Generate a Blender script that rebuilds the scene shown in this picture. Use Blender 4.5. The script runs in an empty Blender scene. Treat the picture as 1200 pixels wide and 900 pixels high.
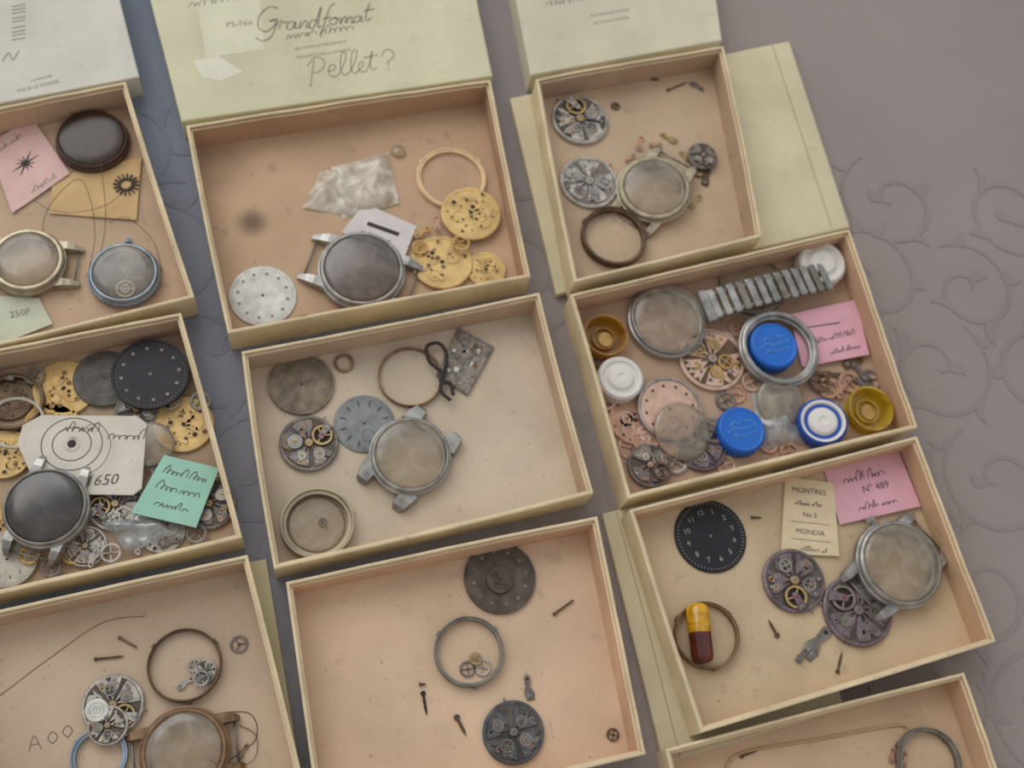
import bpy, math, random
from mathutils import Vector, Matrix
from math import sin, cos, pi, radians

MM = 0.001
# ---------------------------------------------------------------- camera calibration (survey of the table plane, mm)
F = 1300.0
CAMH = 424.0
RC = Matrix.Rotation(radians(24), 3, Vector((0.93, -0.37, 0)).normalized())

def W(u, v, z=0.0):
    d = RC @ Vector(((u-600)/F, -(v-450)/F, -1))
    k = (z-CAMH)/d.z
    return Vector((d.x*k, d.y*k))

def rmm(u, v, r, z=0.0):
    return (W(u+r, v, z)-W(u-r, v, z)).length/2

def ang(u1, v1, u2, v2, z=0.0):
    d = W(u2, v2, z)-W(u1, v1, z)
    return math.atan2(d.y, d.x)

# ---------------------------------------------------------------- materials
def lin(c):
    out = []
    for x in c[:3]:
        x = x/255.0
        out.append(x/12.92 if x <= 0.04045 else ((x+0.055)/1.055)**2.4)
    return (out[0], out[1], out[2], 1)

def ds(c, s=.25, k=1.0):
    g = (c[0]+c[1]+c[2])/3
    return tuple(min(255, (x+(g-x)*s)*k) for x in c)

_m = {}
def pbr(name, col, rough=0.6, metal=0.0, noise=0.12, ns=60, bump=0.0, bs=900, spec=0.5, stain=None, spots=0.0, dirt=0.0):
    if name in _m:
        return _m[name]
    m = bpy.data.materials.new(name)
    m.use_nodes = True
    nt = m.node_tree
    N = nt.nodes
    L = nt.links
    p = N['Principled BSDF']
    p.inputs['Roughness'].default_value = rough
    p.inputs['Metallic'].default_value = metal
    p.inputs['Specular IOR Level'].default_value = spec
    tc = N.new('ShaderNodeTexCoord')
    nz = N.new('ShaderNodeTexNoise')
    nz.inputs['Scale'].default_value = ns
    nz.inputs['Detail'].default_value = 6
    L.new(tc.outputs['Object'], nz.inputs['Vector'])
    mr = N.new('ShaderNodeMapRange')
    mr.inputs['From Min'].default_value = 0.3
    mr.inputs['From Max'].default_value = 0.7
    L.new(nz.outputs['Fac'], mr.inputs['Value'])
    mx = N.new('ShaderNodeMix')
    mx.data_type = 'RGBA'
    a = lin(col)
    c2 = tuple(a[i]*(1-noise*1.3) for i in range(3))+(1,)
    c1 = tuple(min(1, a[i]*(1+noise*0.6)) for i in range(3))+(1,)
    mx.inputs['A'].default_value = c2
    mx.inputs['B'].default_value = c1
    L.new(mr.outputs['Result'], mx.inputs['Factor'])
    last = mx.outputs['Result']
    lays = []
    if spots:
        lays.append((130, .64, .74, spots, .42, 3))
    if dirt:
        lays.append((38, .5, .72, dirt, .6, 8))
        lays.append((520, .68, .74, min(1, dirt*1.8), .35, 2))
    for (scl, f0, f1, amt, dk, det) in lays:
        n2 = N.new('ShaderNodeTexNoise')
        n2.inputs['Scale'].default_value = scl
        n2.inputs['Detail'].default_value = det
        mp = N.new('ShaderNodeMapping')
        mp.inputs['Location'].default_value = ((len(_m) % 13)*.037, scl*.01, .02)
        L.new(tc.outputs['Object'], mp.inputs['Vector'])
        L.new(mp.outputs['Vector'], n2.inputs['Vector'])
        r2 = N.new('ShaderNodeMapRange')
        r2.inputs['From Min'].default_value = f0
        r2.inputs['From Max'].default_value = f1
        r2.inputs['To Max'].default_value = amt
        L.new(n2.outputs['Fac'], r2.inputs['Value'])
        m2 = N.new('ShaderNodeMix')
        m2.data_type = 'RGBA'
        L.new(r2.outputs['Result'], m2.inputs['Factor'])
        L.new(last, m2.inputs['A'])
        m2.inputs['B'].default_value = tuple(a[i]*dk for i in range(3))+(1,)
        last = m2.outputs['Result']
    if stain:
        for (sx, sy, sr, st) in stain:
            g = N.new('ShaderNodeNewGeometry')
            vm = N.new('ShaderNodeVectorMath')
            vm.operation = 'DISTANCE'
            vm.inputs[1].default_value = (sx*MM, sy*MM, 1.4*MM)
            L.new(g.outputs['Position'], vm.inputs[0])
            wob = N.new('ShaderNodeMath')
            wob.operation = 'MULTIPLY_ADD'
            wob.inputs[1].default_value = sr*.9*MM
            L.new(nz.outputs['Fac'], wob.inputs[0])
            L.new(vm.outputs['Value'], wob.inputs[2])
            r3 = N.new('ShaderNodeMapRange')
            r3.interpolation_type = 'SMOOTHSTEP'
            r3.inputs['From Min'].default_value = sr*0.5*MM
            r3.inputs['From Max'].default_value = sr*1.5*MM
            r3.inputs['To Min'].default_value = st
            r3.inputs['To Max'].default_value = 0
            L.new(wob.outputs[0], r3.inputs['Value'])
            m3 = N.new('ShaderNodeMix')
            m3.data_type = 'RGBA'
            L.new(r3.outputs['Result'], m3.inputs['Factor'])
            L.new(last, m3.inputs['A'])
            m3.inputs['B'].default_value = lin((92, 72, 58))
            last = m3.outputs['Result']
    L.new(last, p.inputs['Base Color'])
    if bump:
        n4 = N.new('ShaderNodeTexNoise')
        n4.inputs['Scale'].default_value = bs
        n4.inputs['Detail'].default_value = 3
        L.new(tc.outputs['Object'], n4.inputs['Vector'])
        b = N.new('ShaderNodeBump')
        b.inputs['Strength'].default_value = bump
        b.inputs['Distance'].default_value = 0.0006
        L.new(n4.outputs['Fac'], b.inputs['Height'])
        L.new(b.outputs['Normal'], p.inputs['Normal'])
    _m[name] = m
    return m

def glass(name, tint, gl=0.14, haze=0.1, hcol=(200, 200, 200), rough=0.22):
    if name in _m:
        return _m[name]
    m = bpy.data.materials.new(name)
    m.use_nodes = True
    nt = m.node_tree
    N = nt.nodes
    L = nt.links
    N.remove(N['Principled BSDF'])
    out = N['Material Output']
    t = N.new('ShaderNodeBsdfTransparent')
    t.inputs['Color'].default_value = lin(tint)
    g = N.new('ShaderNodeBsdfGlossy')
    g.inputs['Roughness'].default_value = rough
    g.inputs['Color'].default_value = (.9, .9, .9, 1)
    d = N.new('ShaderNodeBsdfDiffuse')
    d.inputs['Color'].default_value = lin(hcol)
    tc = N.new('ShaderNodeTexCoord')
    nz = N.new('ShaderNodeTexNoise')
    nz.inputs['Scale'].default_value = 120
    nz.inputs['Detail'].default_value = 7
    nz.inputs['Distortion'].default_value = 1.0
    L.new(tc.outputs['Object'], nz.inputs['Vector'])
    mr = N.new('ShaderNodeMapRange')
    mr.inputs['From Min'].default_value = 0.35
    mr.inputs['From Max'].default_value = 0.65
    mr.inputs['To Min'].default_value = haze*0.5
    mr.inputs['To Max'].default_value = haze*1.5
    L.new(nz.outputs['Fac'], mr.inputs['Value'])
    m1 = N.new('ShaderNodeMixShader')
    L.new(mr.outputs['Result'], m1.inputs[0])
    L.new(t.outputs[0], m1.inputs[1])
    L.new(d.outputs[0], m1.inputs[2])
    m2 = N.new('ShaderNodeMixShader')
    lw = N.new('ShaderNodeLayerWeight')
    lw.inputs['Blend'].default_value = 0.3
    ad = N.new('ShaderNodeMath')
    ad.operation = 'MULTIPLY_ADD'
    ad.inputs[1].default_value = 0.4
    ad.inputs[2].default_value = gl*0.35
    ad.use_clamp = True
    L.new(lw.outputs['Fresnel'], ad.inputs[0])
    L.new(ad.outputs[0], m2.inputs[0])
    L.new(m1.outputs[0], m2.inputs[1])
    L.new(g.outputs[0], m2.inputs[2])
    L.new(m2.outputs[0], out.inputs['Surface'])
    _m[name] = m
    return m

STEEL = pbr('steel', (172, 170, 165), .4, .8, .35, 180, dirt=.35)
STEELW = pbr('steel_warm', (178, 168, 144), .42, .8, .35, 180, dirt=.35)
STEELD = pbr('steel_dull', (142, 137, 128), .48, .7, .35, 180, dirt=.35)
STEELB = pbr('steel_bluish', (145, 162, 176), .4, .8, .3, 150, dirt=.2)
NICKEL = pbr('nickel_plate', (188, 182, 172), .52, .4, .35, 260, dirt=.45)
NICKD = pbr('nickel_tarnished', (136, 127, 120), .55, .4, .4, 260, dirt=.4)
GUN = pbr('base_plate_dark', (98, 88, 80), .55, .3, .4, 260)
PURP = pbr('plate_purple_grey', (128, 113, 118), .5, .4, .4, 260, dirt=.4)
SLATE = pbr('plate_slate', (95, 99, 104), .55, .4, .4, 260, dirt=.3)
BRASS = pbr('brass', (200, 162, 98), .5, .45, .25, 200, dirt=.3)
BRASSB = pbr('brass_pale', (216, 184, 122), .55, .3, .2, 200, dirt=.35)
COPPER = pbr('rose_gilt', (200, 156, 130), .5, .4, .25, 200, dirt=.3)
ROSE = pbr('rose_dial', (212, 178, 158), .55, .15, .2, 200, dirt=.3)
BRONZE = pbr('bronze_dark', (112, 90, 68), .5, .5, .35, 200)
BROWNC = pbr('case_brown_gilt', (150, 122, 94), .48, .6, .35, 200, dirt=.2)
GOLD = pbr('worn_gold', (188, 160, 110), .45, .6, .3, 200, dirt=.2)
CREAM = pbr('ring_cream_gilt', (226, 196, 152), .55, .15, .15, 200, dirt=.15)
RUBY = pbr('jewel_ruby', (130, 58, 70), .35, 0, .1)
DARK = pbr('dark_hole', (48, 40, 36), .7, 0, .2)
INK = pbr('ink_grey', (142, 140, 122), .9, 0, .2, 500)
INKD = pbr('ink_dark', (104, 94, 94), .9, 0, .25, 500)
INKP = pbr('ink_print', (152, 146, 122), .9, 0, .2, 500)
SILVERD = pbr('dial_silver', (212, 212, 204), .55, .1, .2, 220, dirt=.3)
DIALW = pbr('dial_offwhite', (198, 192, 176), .55, .1, .2, 220, dirt=.25)
BLACKD = pbr('dial_black', (33, 33, 38), .55, .1, .25, 200)
GREYD = pbr('dial_dark_grey', (98, 92, 86), .55, .2, .35, 200, dirt=.3)
BROWND = pbr('dial_brown_grey', (98, 86, 74), .5, .2, .4, 200, dirt=.3)
SLATED = pbr('dial_blue_grey', (138, 142, 142), .55, .2, .25, 200, dirt=.35)
BACKD = pbr('caseback_tarnished', (138, 124, 106), .6, .4, .4, 200, dirt=.45)
WHITEM = pbr('marker_white', (165, 165, 155), .7, 0, .05)
BLUEP = pbr('plastic_blue', (24, 104, 200), .4, 0, .06, 60)
BLUEP2 = pbr('plastic_blue_deep', (25, 78, 168), .4, 0, .06, 60)
BLUET = pbr('cap_lettering', (85, 145, 215), .5, 0, .06, 60)
WHITEP = pbr('plastic_white', (222, 219, 212), .42, 0, .05, 60)
PINK = pbr('paper_pink', (226, 172, 184), .85, 0, .08, 90, .15, dirt=.15)
PINKL = pbr('paper_pink_pale', (222, 186, 178), .85, 0, .08, 90, .15, dirt=.15)
MINT = pbr('paper_mint', (156, 204, 182), .85, 0, .08, 90, .15, dirt=.15)
WPAPER = pbr('paper_white', (214, 206, 202), .85, 0, .08, 90, .15, dirt=.15)
CARD = pbr('paper_card_white', (212, 207, 192), .85, 0, .08, 90, .15, dirt=.2)
MANILA = pbr('paper_manila', (206, 174, 124), .85, 0, .08, 90, .15, dirt=.15)
CREAMP = pbr('paper_cream', (222, 204, 168), .85, 0, .08, 90, .15, dirt=.15)
PALEGR = pbr('paper_pale_green', (200, 204, 180), .85, 0, .08, 90, .15, dirt=.15)
HAIR = pbr('fine_wire', (85, 68, 56), .5, .3, .1)
CORD = pbr('black_cord', (52, 42, 42), .7, 0, .2)
CLEAR = glass('crystal_clear', (232, 226, 212), .16, .22, (208, 196, 176))
SMOKE = glass('crystal_smoke', (180, 172, 162), .18, .25, (150, 142, 134))
SMOKED = glass('crystal_dark_smoke', (124, 116, 112), .18, .3, (98, 94, 90))
BROWNG = glass('crystal_brown', (104, 68, 48), .12, .35, (76, 50, 36), .3)
AMBER = glass('amber_plastic', (240, 215, 70), .16, .5, (208, 176, 40))
AMBER2 = glass('amber_plastic_deep', (225, 180, 60), .16, .45, (180, 136, 40))
AMBERC = glass('capsule_amber', (245, 200, 40), .16, .7, (225, 170, 20), .15)
REDC = glass('capsule_red', (120, 35, 20), .16, .75, (100, 32, 20), .15)
BAG = glass('plastic_bag', (240, 234, 224), .16, .6, (222, 212, 194), .35)
BAGB = glass('plastic_clear_bluish', (225, 230, 232), .3, .3, (212, 216, 216), .2)

# ---------------------------------------------------------------- mesh builder (local units: mm)
_tx = {}
def text_geo(s, shear):
    k = (s, shear)
    if k in _tx:
        return _tx[k]
    c = bpy.data.curves.new('t', 'FONT')
    c.body = s
    c.size = 1
    c.shear = shear
    c.align_x = 'CENTER'
    c.align_y = 'CENTER'
    c.resolution_u = 2
    o = bpy.data.objects.new('t', c)
    bpy.context.scene.collection.objects.link(o)
    bpy.context.view_layer.update()
    dg = bpy.context.evaluated_depsgraph_get()
    me = o.evaluated_get(dg).to_mesh()
    vs = [tuple(v.co) for v in me.vertices]
    fs = [tuple(p.vertices) for p in me.polygons]
    o.evaluated_get(dg).to_mesh_clear()
    bpy.data.objects.remove(o)
    bpy.data.curves.remove(c)
    _tx[k] = (vs, fs)
    return _tx[k]

class B:
    def __init__(s):
        s.v = []
        s.f = []
        s.mi = []
        s.sm = []
        s.mats = []
        s.M = Matrix.Identity(4)

    def mat(s, m):
        if m not in s.mats:
            s.mats.append(m)
        return s.mats.index(m)

    def add(s, vs, fs, m, smooth=False):
        o = len(s.v)
        for p in vs:
            s.v.append(s.M @ Vector(p))
        i = s.mat(m)
        for f in fs:
            s.f.append([o+k for k in f])
            s.mi.append(i)
            s.sm.append(smooth)

    def lathe(s, prof, m, seg=40, c=(0, 0), joined=False, closed=False):
        pr = list(prof)
        if closed:
            pr = pr+[pr[0]]
        n = seg
        def ring(r, z):
            return [(c[0]+r*cos(2*pi*k/seg), c[1]+r*sin(2*pi*k/seg), z) for k in range(n)]
        if joined:
            vs = []
            for r, z in pr:
                vs += ring(max(r, 1e-3), z)
            fs = []
            for j in range(len(pr)-1):
                for k in range(seg):
                    k2 = (k+1) % n
                    fs.append((j*n+k, j*n+k2, (j+1)*n+k2, (j+1)*n+k))
            s.add(vs, fs, m, True)
        else:
            for j in range(len(pr)-1):
                (r0, z0), (r1, z1) = pr[j], pr[j+1]
                vs = ring(max(r0, 1e-3), z0)+ring(max(r1, 1e-3), z1)
                s.add(vs, [(k, (k+1) % n, n+(k+1) % n, n+k) for k in range(seg)], m, True)

    def disc(s, r, z0, z1, m, c=(0, 0), seg=24, ch=None):
        ch = min(.25, r*.15, (z1-z0)*.4) if ch is None else ch
        s.lathe([(0, z0), (r, z0), (r, z1-ch), (r-ch, z1), (0, z1)], m, seg, c)

    def ann(s, r0, r1, z0, z1, m, c=(0, 0), seg=40, ch=.15):
        s.lathe([(r0, z0), (r1, z0), (r1, z1-ch), (r1-ch, z1), (r0+ch, z1), (r0, z1-ch)], m, seg, c, closed=True)

    def prism(s, poly, z0, z1, m, inset=0.0):
        n = len(poly)
        cx = sum(p[0] for p in poly)/n
        cy = sum(p[1] for p in poly)/n
        if inset:
            zi = z1-min(.3, (z1-z0)*.4)
            top = [(cx+(p[0]-cx)*(1-inset), cy+(p[1]-cy)*(1-inset), z1) for p in poly]
            vs = [(p[0], p[1], z0) for p in poly]+[(p[0], p[1], zi) for p in poly]+top
            fs = [tuple(range(n))[::-1], tuple(range(2*n, 3*n))]
            for k in range(n):
                k2 = (k+1) % n
                fs.append((k, k2, n+k2, n+k))
                fs.append((n+k, n+k2, 2*n+k2, 2*n+k))
        else:
            vs = [(p[0], p[1], z0) for p in poly]+[(p[0], p[1], z1) for p in poly]
            fs = [tuple(range(n))[::-1], tuple(range(n, 2*n))]
            for k in range(n):
                k2 = (k+1) % n
                fs.append((k, k2, n+k2, n+k))
        s.add(vs, fs, m)

    def box(s, cx, cy, z0, z1, sx, sy, m, rot=0, inset=0.0):
        c, d = cos(rot), sin(rot)
        s.prism([(cx+x*c-y*d, cy+x*d+y*c) for x, y in ((-sx/2, -sy/2), (sx/2, -sy/2), (sx/2, sy/2), (-sx/2, sy/2))], z0, z1, m, inset)

    def tube(s, pts, r, m, seg=7, closed=False):
        pts = [Vector(p) for p in pts]
        n = len(pts)
        vs = []
        for i, p in enumerate(pts):
            if closed:
                t = pts[(i+1) % n]-pts[i-1]
            else:
                t = pts[min(i+1, n-1)]-pts[max(i-1, 0)]
            t = t.normalized() if t.length > 1e-9 else Vector((1, 0, 0))
            up = Vector((0, 0, 1)) if abs(t.z) < .9 else Vector((1, 0, 0))
            a = t.cross(up).normalized()
            b = a.cross(t)
            rr = r(i/(n-1)) if callable(r) else r
            for k in range(seg):
                q = 2*pi*k/seg
                vs.append(p+a*cos(q)*rr+b*sin(q)*rr)
        fs = []
        for i in range(n if closed else n-1):
            j = (i+1) % n
            for k in range(seg):
                k2 = (k+1) % seg
                fs.append((i*seg+k, j*seg+k, j*seg+k2, i*seg+k2))
        if not closed:
            fs.append(tuple(range(seg)))
            fs.append(tuple(range((n-1)*seg, n*seg))[::-1])
        s.add(vs, fs, m, True)

    def ribbon(s, pts, w, z, m, zf=None):
        n = len(pts)
        vs = []
        for i in range(n):
            a = Vector(pts[max(i-1, 0)][:2])
            b = Vector(pts[min(i+1, n-1)][:2])
            t = b-a
            if t.length < 1e-9:
                t = Vector((1, 0))
            t.normalize()
            ww = (w(i/(n-1)) if callable(w) else w)/2
            for sg in (1, -1):
                x = pts[i][0]-t.y*ww*sg
                y = pts[i][1]+t.x*ww*sg
                vs.append((x, y, z+(zf(x, y) if zf else 0)))
        s.add(vs, [(2*i+1, 2*i+3, 2*i+2, 2*i) for i in range(n-1)], m)

    def gear(s, cx, cy, r, z0, z1, m, teeth=24, td=.1):
        poly = []
        for k in range(teeth):
            a = 2*pi*k/teeth
            for da, q in ((0, 1-td), (.3, 1), (.6, 1), (.9, 1-td)):
                aa = a+da*2*pi/teeth
                poly.append((cx+r*q*cos(aa), cy+r*q*sin(aa)))
        s.prism(poly, z0, z1, m)

    def spoked(s, cx, cy, r, z0, z1, m, spokes=4, teeth=0):
        s.ann(r*.78, r, z0, z1, m, (cx, cy), 28, .05)
        if teeth:
            for k in range(teeth):
                a = 2*pi*k/teeth
                s.box(cx+r*1.03*cos(a), cy+r*1.03*sin(a), z0, z1, r*.12, r*.09, m, a)
        a0 = random.random()*3
        for k in range(spokes):
            a = a0+2*pi*k/spokes
            s.box(cx+r*.42*cos(a), cy+r*.42*sin(a), z0+.05, z1-.05, r*.78, r*.12, m, a)
        s.disc(r*.18, z0, z1+.25, m, (cx, cy), 12)

    def text(s, st, size, x, y, z, m, rot=0, shear=0, zf=None):
        vs, fs = text_geo(st, shear)
        c, d = cos(rot), sin(rot)
        out = []
        for p in vs:
            px = x+(p[0]*c-p[1]*d)*size
            py = y+(p[0]*d+p[1]*c)*size
            out.append((px, py, z+(zf(px, py) if zf else 0)))
        s.add(out, fs, m)

    def scrawl(s, x0, y0, ln, h, m, seed, z, w=.5, zf=None, slant=.3):
        """illegible cursive: rounded loops, humps and tall strokes, split in words"""
        rr = random.Random(seed)
        x = 0
        while x < ln:
            wl = min(rr.uniform(3, 6)*h*.6, ln-x)
            if wl < h*.4:
                break
            pts = []
            px = x
            while px < x+wl:
                st = h*rr.uniform(.34, .6)
                kind = rr.random()
                am = h*(rr.uniform(.85, 1.1) if kind < .25 else rr.uniform(.32, .5))
                loop = rr.uniform(.9, 1.8)
                if rr.random() < .2:
                    loop = -.3
                for i in range(12):
                    t = 2*pi*i/12
                    y = am*(1-cos(t))/2
                    xx = px+st*(t/(2*pi))-st*.2*loop*sin(t)+slant*y
                    pts.append((x0+xx, y0+y))
                px += st
            s.ribbon(pts, w*.85, z, m, zf)
            x = px+h*.45

    def screw(s, x, y, r, z0, z1, m, rot=0):
        s.disc(r, z0, z1, m, (x, y), 12)
        s.box(x, y, z1-.02, z1+.03, r*1.7, r*.3, DARK, rot)

    def build(s, name, x=0, y=0, z=0, rot=0, tilt=(0, 0), parent=None):
        me = bpy.data.meshes.new(name)
        me.from_pydata([(p.x*MM, p.y*MM, p.z*MM) for p in s.v], [], s.f)
        for m in s.mats:
            me.materials.append(m)
        me.polygons.foreach_set('material_index', s.mi)
        me.polygons.foreach_set('use_smooth', s.sm)
        me.update()
        o = bpy.data.objects.new(name, me)
        bpy.context.scene.collection.objects.link(o)
        o.location = (x*MM, y*MM, z*MM)
        o.rotation_euler = (tilt[0], tilt[1], rot)
        if parent:
            o.parent = parent
        return o

# ---------------------------------------------------------------- tablecloth
def cloth_mat(name, k, rough):
    m = bpy.data.materials.new(name)
    m.use_nodes = True
    nt = m.node_tree
    N = nt.nodes
    L = nt.links
    p = N['Principled BSDF']
    p.inputs['Roughness'].default_value = rough
    p.inputs['Specular IOR Level'].default_value = .25
    g = N.new('ShaderNodeNewGeometry')
    sp = N.new('ShaderNodeSeparateXYZ')
    L.new(g.outputs['Position'], sp.inputs[0])
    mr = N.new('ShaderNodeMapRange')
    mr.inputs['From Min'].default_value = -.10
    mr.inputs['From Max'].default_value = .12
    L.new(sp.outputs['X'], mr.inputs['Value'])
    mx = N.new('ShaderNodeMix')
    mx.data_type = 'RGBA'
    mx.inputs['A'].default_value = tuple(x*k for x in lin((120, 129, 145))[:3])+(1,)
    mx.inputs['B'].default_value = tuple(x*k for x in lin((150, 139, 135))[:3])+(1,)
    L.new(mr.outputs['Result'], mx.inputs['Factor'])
    nz = N.new('ShaderNodeTexNoise')
    nz.inputs['Scale'].default_value = 900
    L.new(g.outputs['Position'], nz.inputs['Vector'])
    n2 = N.new('ShaderNodeTexNoise')
    n2.inputs['Scale'].default_value = 12
    L.new(g.outputs['Position'], n2.inputs['Vector'])
    ad = N.new('ShaderNodeMath')
    ad.operation = 'ADD'
    L.new(nz.outputs['Fac'], ad.inputs[0])
    L.new(n2.outputs['Fac'], ad.inputs[1])
    r = N.new('ShaderNodeMapRange')
    r.inputs['From Min'].default_value = .6
    r.inputs['From Max'].default_value = 1.4
    r.inputs['To Min'].default_value = .88
    r.inputs['To Max'].default_value = 1.1
    L.new(ad.outputs[0], r.inputs['Value'])
    ml = N.new('ShaderNodeVectorMath')
    ml.operation = 'SCALE'
    L.new(mx.outputs['Result'], ml.inputs[0])
    L.new(r.outputs['Result'], ml.inputs['Scale'])
    L.new(ml.outputs[0], p.inputs['Base Color'])
    b = N.new('ShaderNodeBump')
    b.inputs['Strength'].default_value = .2
    b.inputs['Distance'].default_value = .0004
    L.new(nz.outputs['Fac'], b.inputs['Height'])
    L.new(b.outputs['Normal'], p.inputs['Normal'])
    return m

CLOTH = cloth_mat('damask_cloth', 1, .85)
CLOTHP = cloth_mat('damask_weave', .925, .85)
b = B()
b.prism([(-520, -420), (520, -420), (520, 580), (-520, 580)], -8, 0, CLOTH)
rr = random.Random(11)
def leaf(b, x, y, a, ln, w, z, bend=.2):
    pts = []
    for k in range(15):
        t = k/14
        pts.append((x+cos(a)*ln*t-sin(a)*sin(t*pi*.9)*ln*bend, y+sin(a)*ln*t+cos(a)*sin(t*pi*.9)*ln*bend))
    b.ribbon(pts, lambda t: w*sin(pi*min(1, t+.02))**.9+.15, z, CLOTHP)
zz = .03
for gy in range(-3, 7):
    for gx in range(-4, 7):
        cx = gx*52+rr.uniform(-6, 6)+(gy % 2)*26
        cy = gy*46+rr.uniform(-5, 5)
        a0 = rr.uniform(0, 6.3)
        sg = rr.choice([1, -1])
        R0 = rr.uniform(23, 30)
        pts = []
        for k in range(70):
            t = k/69
            r_ = R0*(1-t)**.75+1.5
            a = a0+sg*t*2*pi*1.25
            pts.append((cx+r_*cos(a), cy+r_*sin(a)))
        b.ribbon(pts, lambda t: 1.0+1.2*sin(pi*t), zz, CLOTHP)
        zz += .0004
        leaf(b, pts[-6][0], pts[-6][1], rr.uniform(0, 6), 9, 5, zz, .3)
        for k in (2, 13, 25, 38):
            p, q = pts[k], pts[k+1]
            d = math.atan2(q[1]-p[1], q[0]-p[0])
            zz += .0004
            leaf(b, p[0], p[1], d-.75*sg, rr.uniform(9, 17), rr.uniform(3, 6), zz, .28*sg)
b.build('tablecloth')

# ---------------------------------------------------------------- boxes
def inset_quad(q, d):
    n = len(q)
    area = sum(q[i].x*q[(i+1) % n].y-q[(i+1) % n].x*q[i].y for i in range(n))
    sg = 1 if area > 0 else -1
    out = []
    for i in range(n):
        p0, p1, p2 = q[i-1], q[i], q[(i+1) % n]
        e1 = (p1-p0).normalized()
        e2 = (p2-p1).normalized()
        n1 = Vector((-e1.y, e1.x))*sg
        n2 = Vector((-e2.y, e2.x))*sg
        bis = (n1+n2)
        out.append(p1+bis*(d/(1+n1.dot(n2))))
    return out

def cardbox(name, px, floor_c, wall_c, rim_c, h=16, z0=0, stain=None, seed=0, spots=.3, dirt=.3):
    rr = random.Random(seed)
    q = [W(u, v, z0+h) for u, v in px]
    c = sum(q, Vector((0, 0)))/4
    q = [p-c for p in q]
    st = [(W(u, v, 1.4).x, W(u, v, 1.4).y, r, s) for u, v, r, s in stain] if stain else None
    idn = 'board%d' % seed
    MF = pbr(idn+'_floor', ds(floor_c, .12, 1.0), .8, 0, .13, 22, .2, 700, stain=st, spots=spots, dirt=dirt)
    MW = pbr(idn+'_wall', ds(wall_c, .12, 1.0), .85, 0, .12, 30, .2, 700, spots=.3, dirt=dirt)
    MR = pbr(idn+'_rim', rim_c, .8, 0, .14, 60, .2, 700, spots=.3, dirt=.3)
    n = 12
    bows = [rr.uniform(-.8, .5) for _ in range(4)]
    hj = [[rr.uniform(-.3, .3) for _ in range(n)] for _ in range(4)]
    t = 1.3
    rings = [(0, 0, None), (0, h-.35, MR), (.35, h, MR), (t-.3, h, MR), (t, h-.35, MR), (t, h-1.6, MW), (t+.2, h-1.6, MR), (t+.8, h-1.7, MR), (t+.8, 1.2, MW)]
    b = B()
    data = []
    for off, z, m in rings:
        qq = inset_quad(q, off)
        pts = []
        for i in range(4):
            a, d = qq[i], qq[(i+1) % 4]
            e = (d-a).normalized()
            nn = Vector((-e.y, e.x))
            if nn.dot((a+d)/2) > 0:
                nn = -nn
            for k in range(n):
                s = k/n
                p = a.lerp(d, s)+nn*bows[i]*sin(pi*s)*(z/h)
                pts.append((p.x, p.y, z+(hj[i][k] if z > h/2 else 0)))
        data.append(pts)
    N_ = 4*n
    for j in range(len(rings)-1):
        m = rings[j+1][2]
        b.add(data[j]+data[j+1], [(k, (k+1) % N_, N_+(k+1) % N_, N_+k) for k in range(N_)], m)
    b.add([(p[0], p[1], 1.2) for p in data[-1]], [tuple(range(N_))], MF)
    b.add([(p[0], p[1], 0) for p in data[0]], [tuple(range(N_))], MR)
    return b.build(name, c.x, c.y, z0)

RM = (222, 203, 166)
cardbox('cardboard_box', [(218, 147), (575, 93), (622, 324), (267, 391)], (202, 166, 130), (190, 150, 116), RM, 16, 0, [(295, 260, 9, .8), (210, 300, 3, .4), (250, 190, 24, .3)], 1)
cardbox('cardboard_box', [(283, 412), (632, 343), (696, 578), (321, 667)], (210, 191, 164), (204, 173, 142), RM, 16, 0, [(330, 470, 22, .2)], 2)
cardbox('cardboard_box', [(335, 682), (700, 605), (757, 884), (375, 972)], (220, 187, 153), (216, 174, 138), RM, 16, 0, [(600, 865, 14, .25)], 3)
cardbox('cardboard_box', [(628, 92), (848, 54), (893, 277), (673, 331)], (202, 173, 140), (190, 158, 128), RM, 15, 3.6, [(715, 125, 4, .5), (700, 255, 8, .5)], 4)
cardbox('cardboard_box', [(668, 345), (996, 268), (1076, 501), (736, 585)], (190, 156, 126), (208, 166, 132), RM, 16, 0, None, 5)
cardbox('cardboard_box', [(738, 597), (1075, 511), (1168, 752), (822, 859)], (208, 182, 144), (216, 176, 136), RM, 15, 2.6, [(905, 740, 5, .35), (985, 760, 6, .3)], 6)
cardbox('cardboard_box', [(780, 878), (1130, 788), (1215, 1040), (850, 1140)], (210, 176, 140), (218, 178, 140), RM, 14, 0, None, 7)
cardbox('cardboard_box', [(-208, 170), (147, 95), (228, 348), (-132, 434)], (202, 170, 138), (202, 166, 134), RM, 16, 0, None, 8)
cardbox('cardboard_box', [(-148, 438), (212, 366), (284, 630), (-85, 714)], (186, 158, 126), (196, 164, 132), RM, 16, 0, None, 9)
cardbox('cardboard_box', [(-75, 731), (290, 650), (358, 925), (-10, 1010)], (206, 180, 150), (202, 170, 138), RM, 16, 0, None, 10)

def catmull(pts, steps=6):
    sm = []
    for i in range(len(pts)-1):
        p0 = pts[max(i-1, 0)]; p1 = pts[i]; p2 = pts[i+1]; p3 = pts[min(i+2, len(pts)-1)]
        for k in range(steps):
            t = k/steps
            sm.append(.5*((2*p1)+(-p0+p2)*t+(2*p0-5*p1+4*p2-p3)*t*t+(-p0+3*p1-3*p2+p3)*t**3))
    sm.append(pts[-1])
    return sm

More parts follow.
